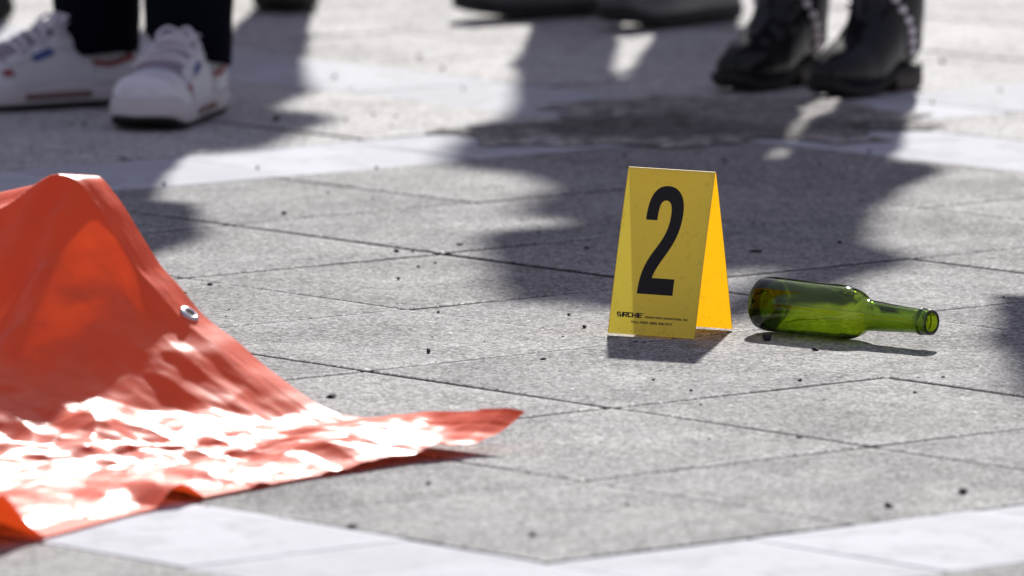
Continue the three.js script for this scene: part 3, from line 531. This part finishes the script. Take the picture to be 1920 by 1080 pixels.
function boot(parent, heel, toe, mirror) {
  const g = new THREE.Group(); g.name = 'ankle_boot'; parent.add(g);
  const k = 0.03, sdf0 = capsules([
    [0, 0.034, 0.20, 0.019, 0, 0.037, 0.155, 0.027], [-0.009, 0.035, 0.172, 0.022, -0.012, 0.038, 0.12, 0.027], [0.010, 0.035, 0.172, 0.021, 0.012, 0.038, 0.12, 0.026],
    [0, 0.044, 0.145, 0.029, 0, 0.074, 0.088, 0.033], [0, 0.050, 0.10, 0.031, 0, 0.066, 0.03, 0.032], [0, 0.076, 0.088, 0.034, 0, 0.115, 0.056, 0.041], [0, 0.075, 0.026, 0.031, 0, 0.14, 0.036, 0.042], [0, 0.12, 0.05, 0.042, 0, 0.20, 0.046, 0.047], [0, 0.20, 0.046, 0.047, 0, 0.27, 0.046, 0.052]], k);
  const base = (z) => 0.016 + 0.020 * sstep(0.13, 0.045, z);
  const sdf = (x, y, z) => { const d = sdf0(x, y, z) + 0.0003 * noise3(x * 50, y * 30, z * 50); const c = Math.max(base(z) - y, y - 0.262); return Math.max(d, c); };
  const up = part('upper', surfNet(sdf, [-0.075, 0.008, -0.03], [0.075, 0.275, 0.235], 0.0038), leather, g);
  const f = shoeForm(0.236, [[0, 0.026, 0.03, 0], [0.05, 0.027, 0.03, 0], [0.15, 0.029, 0.03, 0], [0.3, 0.029, 0.03, 0], [0.45, 0.033, 0.03, 0], [0.62, 0.0385, 0.03, 0], [0.78, 0.037, 0.03, 0], [0.9, 0.029, 0.03, 0], [0.97, 0.022, 0.03, 0], [1, 0.018, 0.03, 0]], 0.03);
  const shift = (ge, yf) => { const p = ge.attributes.position; for (let i = 0; i < p.count; i++) { p.setZ(i, p.getZ(i) - 0.012); p.setY(i, yf(p.getY(i), p.getZ(i))); } ge.computeVertexNormals(); return ge; };
  part('sole', shift(f.sole(0.0, 0.014, 0.0008), (y, z) => y + 0.0025 + base(z) - 0.016), rubber, g);
  part('heel', shift(f.sole(0.0005, 0.026, 0.0, 0, 0.33), (y, z) => y - 0.0 + (y > 0.015 ? 0.004 * sstep(0.06, 0.0, z) : 0)), std({ name: 'stacked_heel', color: lin(0.03, 0.016, 0.012), roughness: 0.55 }), g);
  // studs set along the ankle
  const stud = new THREE.SphereGeometry(0.0062, 12, 8);
  const cast = (o, d) => { let t = 0; for (let i = 0; i < 60; i++) { const q = sdf(o[0] + d[0] * t, o[1] + d[1] * t, o[2] + d[2] * t); if (q < 0.0005) break; t += q * 0.8; } return o.map((v, i) => v + d[i] * t); };
  const put = (o, d) => { const m = part('stud', stud, metal, up); m.position.set(...cast(o, d)); };
  for (const side of [-1, 1]) {
    for (let i = 0; i < 13; i++) { const y = 0.058 + i * 0.0155, a = lerp(1.95, 0.62, clamp((y - 0.055) / 0.10)), d = [side * Math.sin(a), 0, Math.cos(a)]; put([d[0] * 0.15, y, 0.052 + d[2] * 0.15], [-d[0], 0, -d[2]]); }
  }
  for (let i = 0; i < 12; i++) { const t = i / 11, y = lerp(0.245, 0.085, t); put([0.006 * (i % 2 ? 1 : -1), y, -0.12], [0, 0, 1]); }
  
  heelToToe(g, heel, toe); return g;
}

// ---------------------------------------------------------------- people
const skinMat = phy({ name: 'skin', color: lin(0.42, 0.24, 0.17), roughness: 0.55 });
const cloth = (r, gg, b) => phy({ name: 'cloth', specularIntensity: 0.15, color: lin(r, gg, b), roughness: 0.95, side: THREE.DoubleSide });
function person(label, o) {
  const g = thing('person', label, 'person', undefined); g.position.set(o.x, 0, o.z);
  const h = o.height, fw = [Math.sin(o.face), Math.cos(o.face)], rt = [Math.cos(o.face), -Math.sin(o.face)];
  const hipX = o.hip?.[0] ?? 0, hipZ = o.hip?.[1] ?? 0;
  const at = (r, y, f) => [hipX + rt[0] * r + fw[0] * f, y * h, hipZ + rt[1] * r + fw[1] * f];
  const legs = [], pel = [], torso = [], arms = [], head = [], hands = [];
  const bone = (a, ra, b, rb) => [...a, ra, ...b, rb];
  o.ankles.forEach((an, i) => {
    const s = i ? 1 : -1, hip = at(s * 0.09, 0.51, 0), knee = [lerp(an[0], hip[0], 0.45) + fw[0] * 0.025, 0.285 * h, lerp(an[1], hip[2], 0.45) + fw[1] * 0.025], A = [an[0], 0.06, an[1]];
    legs.push(bone(A, o.leg ?? 0.037, knee, 0.052), bone(knee, 0.055, hip, 0.082), bone([lerp(A[0], knee[0], 0.55), lerp(A[1], knee[1], 0.6), lerp(A[2], knee[2], 0.55)].map((v, k) => k === 1 ? v : v - fw[k ? 1 : 0] * 0.014), 0.05, knee, 0.05));
  });
  pel.push(bone(at(-0.075, 0.53, -0.01), 0.10, at(0.075, 0.53, -0.01), 0.10));
  torso.push(bone(at(-0.05, 0.55, 0), 0.10, at(-0.07, 0.74, 0), 0.105), bone(at(0.05, 0.55, 0), 0.10, at(0.07, 0.74, 0), 0.105), bone(at(-0.13, 0.80, -0.01), 0.058, at(0.13, 0.80, -0.01), 0.058), bone(at(0, 0.79, -0.015), 0.07, at(0, 0.84, -0.01), 0.052));
  const lean = o.lean ?? 0;
  head.push(bone(at(0, 0.83, -0.01), 0.05, at(lean * 0.5, 0.88, 0.0), 0.048), bone(at(lean, 0.905, 0.035), 0.052, at(lean, 0.925, 0.03), 0.062), bone(at(lean, 0.945, 0.0), 0.078, at(lean, 0.953, 0.015), 0.076), bone(at(lean, 0.918, 0.092), 0.010, at(lean, 0.932, 0.085), 0.008), bone(at(lean - 0.078, 0.922, 0.0), 0.011, at(lean - 0.08, 0.938, 0.0), 0.013), bone(at(lean + 0.078, 0.922, 0.0), 0.011, at(lean + 0.08, 0.938, 0.0), 0.013));
  (o.arms ?? [0, 1].map((i) => { const s = i ? 1 : -1; return [[s * 0.225, 0.63, -0.03], [s * 0.235, 0.49, 0.05]]; })).forEach(([el, wr], i) => {
    const s = i ? 1 : -1, sh = at(s * 0.165, 0.80, -0.01), E = at(...el), W = at(...wr);
    arms.push(bone(sh, 0.05, E, 0.04), bone(E, 0.041, W, 0.029));
    const d = new THREE.Vector3(W[0] - E[0], W[1] - E[1], W[2] - E[2]).normalize(), side = new THREE.Vector3(rt[0], 0, rt[1]), n = new THREE.Vector3().crossVectors(d, side).normalize(), q = new THREE.Vector3().crossVectors(n, d).normalize();
    const w = new THREE.Vector3(...W), P = (a, b, c) => w.clone().addScaledVector(d, a).addScaledVector(q, b).addScaledVector(n, c).toArray();
    hands.push([bone(P(0, 0, 0), 0.025, P(0.035, 0, 0), 0.02), bone(P(0.035, -0.026, 0), 0.014, P(0.085, -0.03, 0), 0.012), bone(P(0.035, 0.026, 0), 0.014, P(0.085, 0.03, 0), 0.012), bone(P(0.03, 0, 0), 0.016, P(0.085, 0, 0), 0.013),
      ...[[-0.031, 0.055], [-0.0105, 0.068], [0.0105, 0.064], [0.031, 0.048]].flatMap(([b, l]) => [bone(P(0.085, b, 0), 0.0095, P(0.085 + l * 0.55, b * 1.1, 0.010), 0.0085), bone(P(0.085 + l * 0.55, b * 1.1, 0.010), 0.0085, P(0.085 + l, b * 1.1, 0.030), 0.0075)]),
      bone(P(0.025, -s * 0.026, 0.004), 0.013, P(0.055, -s * 0.052, 0.016), 0.010), bone(P(0.055, -s * 0.052, 0.016), 0.010, P(0.085, -s * 0.054, 0.026), 0.008)]);
  });
  const all = [...legs.map((b) => b.map((v, k) => (k === 3 || k === 7 ? Math.min(v, 0.06) * 0.62 : k === 1 && v < 0.07 ? 0.075 : v))), ...pel, ...torso, ...arms, ...head], bodyGeo = [surfNet(capsules(all, 0.035), ...boundsOf(all, 0.03), 0.015)];
  for (const hd of hands) bodyGeo.push(surfNet(capsules(hd, 0.008), ...boundsOf(hd, 0.012), 0.0052));
  part('body', mergeGeometries(bodyGeo), skinMat, g);
  const fat = (list, e) => list.map(([a, b, c, r, d, e2, f, q]) => [a, b, c, r + e, d, e2, f, q + e]);
  const tr = fat([...legs, ...pel], 0.013), fT = capsules(tr, 0.03), [tl, thi] = boundsOf(tr, 0.03);
  part('trousers', surfNet((x, y, z) => Math.max(fT(x, y, z) + 0.006 * fbm(x * 9, y * 16, z * 9, 2), o.hem(x, z) - y), tl, thi, 0.009), cloth(...o.trousers), g);
  const ja = fat([...torso, ...pel.map((b) => b.map((v, k) => (k === 3 || k === 7 ? v - 0.004 : v))), ...arms, ...(o.coat ? [bone(at(-0.09, 0.41, 0), 0.10, at(-0.05, 0.55, 0), 0.1), bone(at(0.11, 0.41, 0), 0.10, at(0.05, 0.55, 0), 0.1)] : [])], o.bulk ?? 0.02), fJ = capsules(ja, 0.04), [jl, jh] = boundsOf(ja, 0.04);
  part('jacket', surfNet((x, y, z) => Math.max(fJ(x, y, z) + 0.010 * fbm(x * 8, y * 10, z * 8, 2), (o.jacketHem ?? 0.47) * h - y), jl, jh, 0.014), cloth(...o.jacket), g);
  const hair = [bone(at(lean, 0.955, -0.012), 0.088, at(lean, 0.965, 0.012), 0.078), bone(at(lean, 0.955, -0.03), 0.08, at(lean, o.hairLong ? 0.85 : 0.915, -0.05), o.hairLong ? 0.075 : 0.05)], fH = capsules(hair, 0.03);
  part('hair', surfNet((x, y, z) => fH(x, y, z) + 0.008 * fbm(x * 22, y * 22, z * 22, 2), ...boundsOf(hair, 0.03), 0.011), std({ name: 'hair', color: lin(0.02, 0.014, 0.01), roughness: 0.6 }), g);
  return g;
}
const rel = (o, p) => [p[0] - o.x, p[1] - o.z];

{ // white sneakers, on the left
  const o = { x: -0.50, z: -13.32, height: 1.72, face: -0.5, hip: [0, 0], trousers: [0.0025, 0.003, 0.008], jacket: [0.03, 0.03, 0.04], leg: 0.047, hem: (x, z) => 0.085 + 0.10 * clamp(-(x - 0.02) * 0.8) };
  o.ankles = [[-0.078, -0.01], [0.054, 0.145]];
  o.hem = (x) => (x < -0.01 ? 0.074 + 0.012 * noise3(x * 20, 1, 1) : 0.085 - 0.35 * (x - 0.06) + 0.008 * noise3(x * 20, 4, 1));
  const p = person('person in dark jeans and white sneakers with red stripes, feet beyond the orange sheet', o);
  sneaker(p, rel(o, [-0.422, -13.235]), rel(o, [-0.512, -12.925]), true);
  sneaker(p, rel(o, [-0.525, -13.36]), rel(o, [-0.80, -13.22]), false);
}
{ // dark trousers at the far left
  const o = { x: -0.84, z: -14.62, height: 1.75, face: 0.2, trousers: [0.006, 0.006, 0.01], jacket: [0.02, 0.02, 0.03], hem: () => 0.045 };
  o.ankles = [[-0.13, -0.02], [0.03, 0]];
  const p = person('person in black trousers and shoes cut off by the left edge, behind the white sneakers', o);
  dressShoe(p, [-0.14, -0.10], [-0.18, 0.19]); dressShoe(p, [0.06, -0.05], [-0.1, 0.12]);
}
{ // dark shoe between the sneakers and the middle
  const o = { x: -0.345, z: -14.80, height: 1.76, face: 0.1, trousers: [0.01, 0.01, 0.014], jacket: [0.03, 0.03, 0.035], hem: () => 0.06, arms: [[[-0.20, 0.66, 0.03], [0.02, 0.67, 0.2]], [[0.195, 0.67, 0.03], [-0.02, 0.69, 0.2]]] };
  o.ankles = [[-0.13, -0.05], [-0.005, -0.03]];
  const p = person('person of whom one dark shoe shows at the top edge, right of the white sneakers', o);
  dressShoe(p, [-0.135, -0.26], [-0.16, 0.01]); dressShoe(p, [-0.004, -0.22], [-0.008, 0.06]);
}
{ // black shoes in the middle, side on
  const o = { x: 0.20, z: -14.62, height: 1.86, face: -0.72, lean: 0.06, hip: [0.10, 0], leg: 0.056, arms: [[[-0.135, 0.63, 0.04], [-0.06, 0.54, 0.13]], [[0.19, 0.63, 0], [0.19, 0.49, 0.06]]], trousers: [0.01, 0.01, 0.014], jacket: [0.025, 0.025, 0.03], hem: () => 0.07, bulk: 0.018 };
  o.ankles = [[-0.09, -0.13], [0.10, -0.02]];
  const p = person('person in shiny black shoes seen side-on at the top edge, left of the boots', o);
  dressShoe(p, rel(o, [0.160, -14.79]), rel(o, [-0.075, -14.62]), [[0.40, 0.86], [0.46, 0.80]]);
  dressShoe(p, rel(o, [0.335, -14.69]), rel(o, [0.15, -14.47]), [[0.93, 0.62], [0.90, 0.7]]);
}
{ // studded ankle boots
  const o = { x: 0.432, z: -13.57, height: 1.80, face: -0.15, coat: true, jacketHem: 0.40, hip: [0, 0], trousers: [0.008, 0.008, 0.011], jacket: [0.03, 0.03, 0.035], leg: 0.024, hem: () => 0.235, hairLong: true, lean: -0.05, bulk: 0.026,
    arms: [[[-0.205, 0.72, 0.08], [-0.165, 0.86, 0.15]], [[0.19, 0.79, 0.06], [0.12, 0.90, 0.16]]] };
  o.ankles = [[-0.038, -0.061], [0.094, 0.024]];
  const p = person('person in black ankle boots trimmed with silver studs, standing behind the yellow marker', o);
  boot(p, rel(o, [0.427, -13.675]), rel(o, [0.283, -13.483]), true);
  boot(p, rel(o, [0.559, -13.590]), rel(o, [0.415, -13.398]), false);
}
{ // stands to the right of the frame; the shadow of the head and shoulder falls into it
  const o = { x: 0.96, z: -12.15, height: 1.70, face: -0.3, trousers: [0.01, 0.01, 0.014], jacket: [0.03, 0.03, 0.03], hem: () => 0.06 };
  o.ankles = [[-0.1, 0], [0.1, 0.02]];
  const p = person('person right of the frame whose shadow falls beside the bottle', o);
  dressShoe(p, [-0.1, -0.07], [-0.14, 0.2]); dressShoe(p, [0.1, -0.05], [0.12, 0.22]);
}

shadowy(scene);
renderer.render(scene, camera);
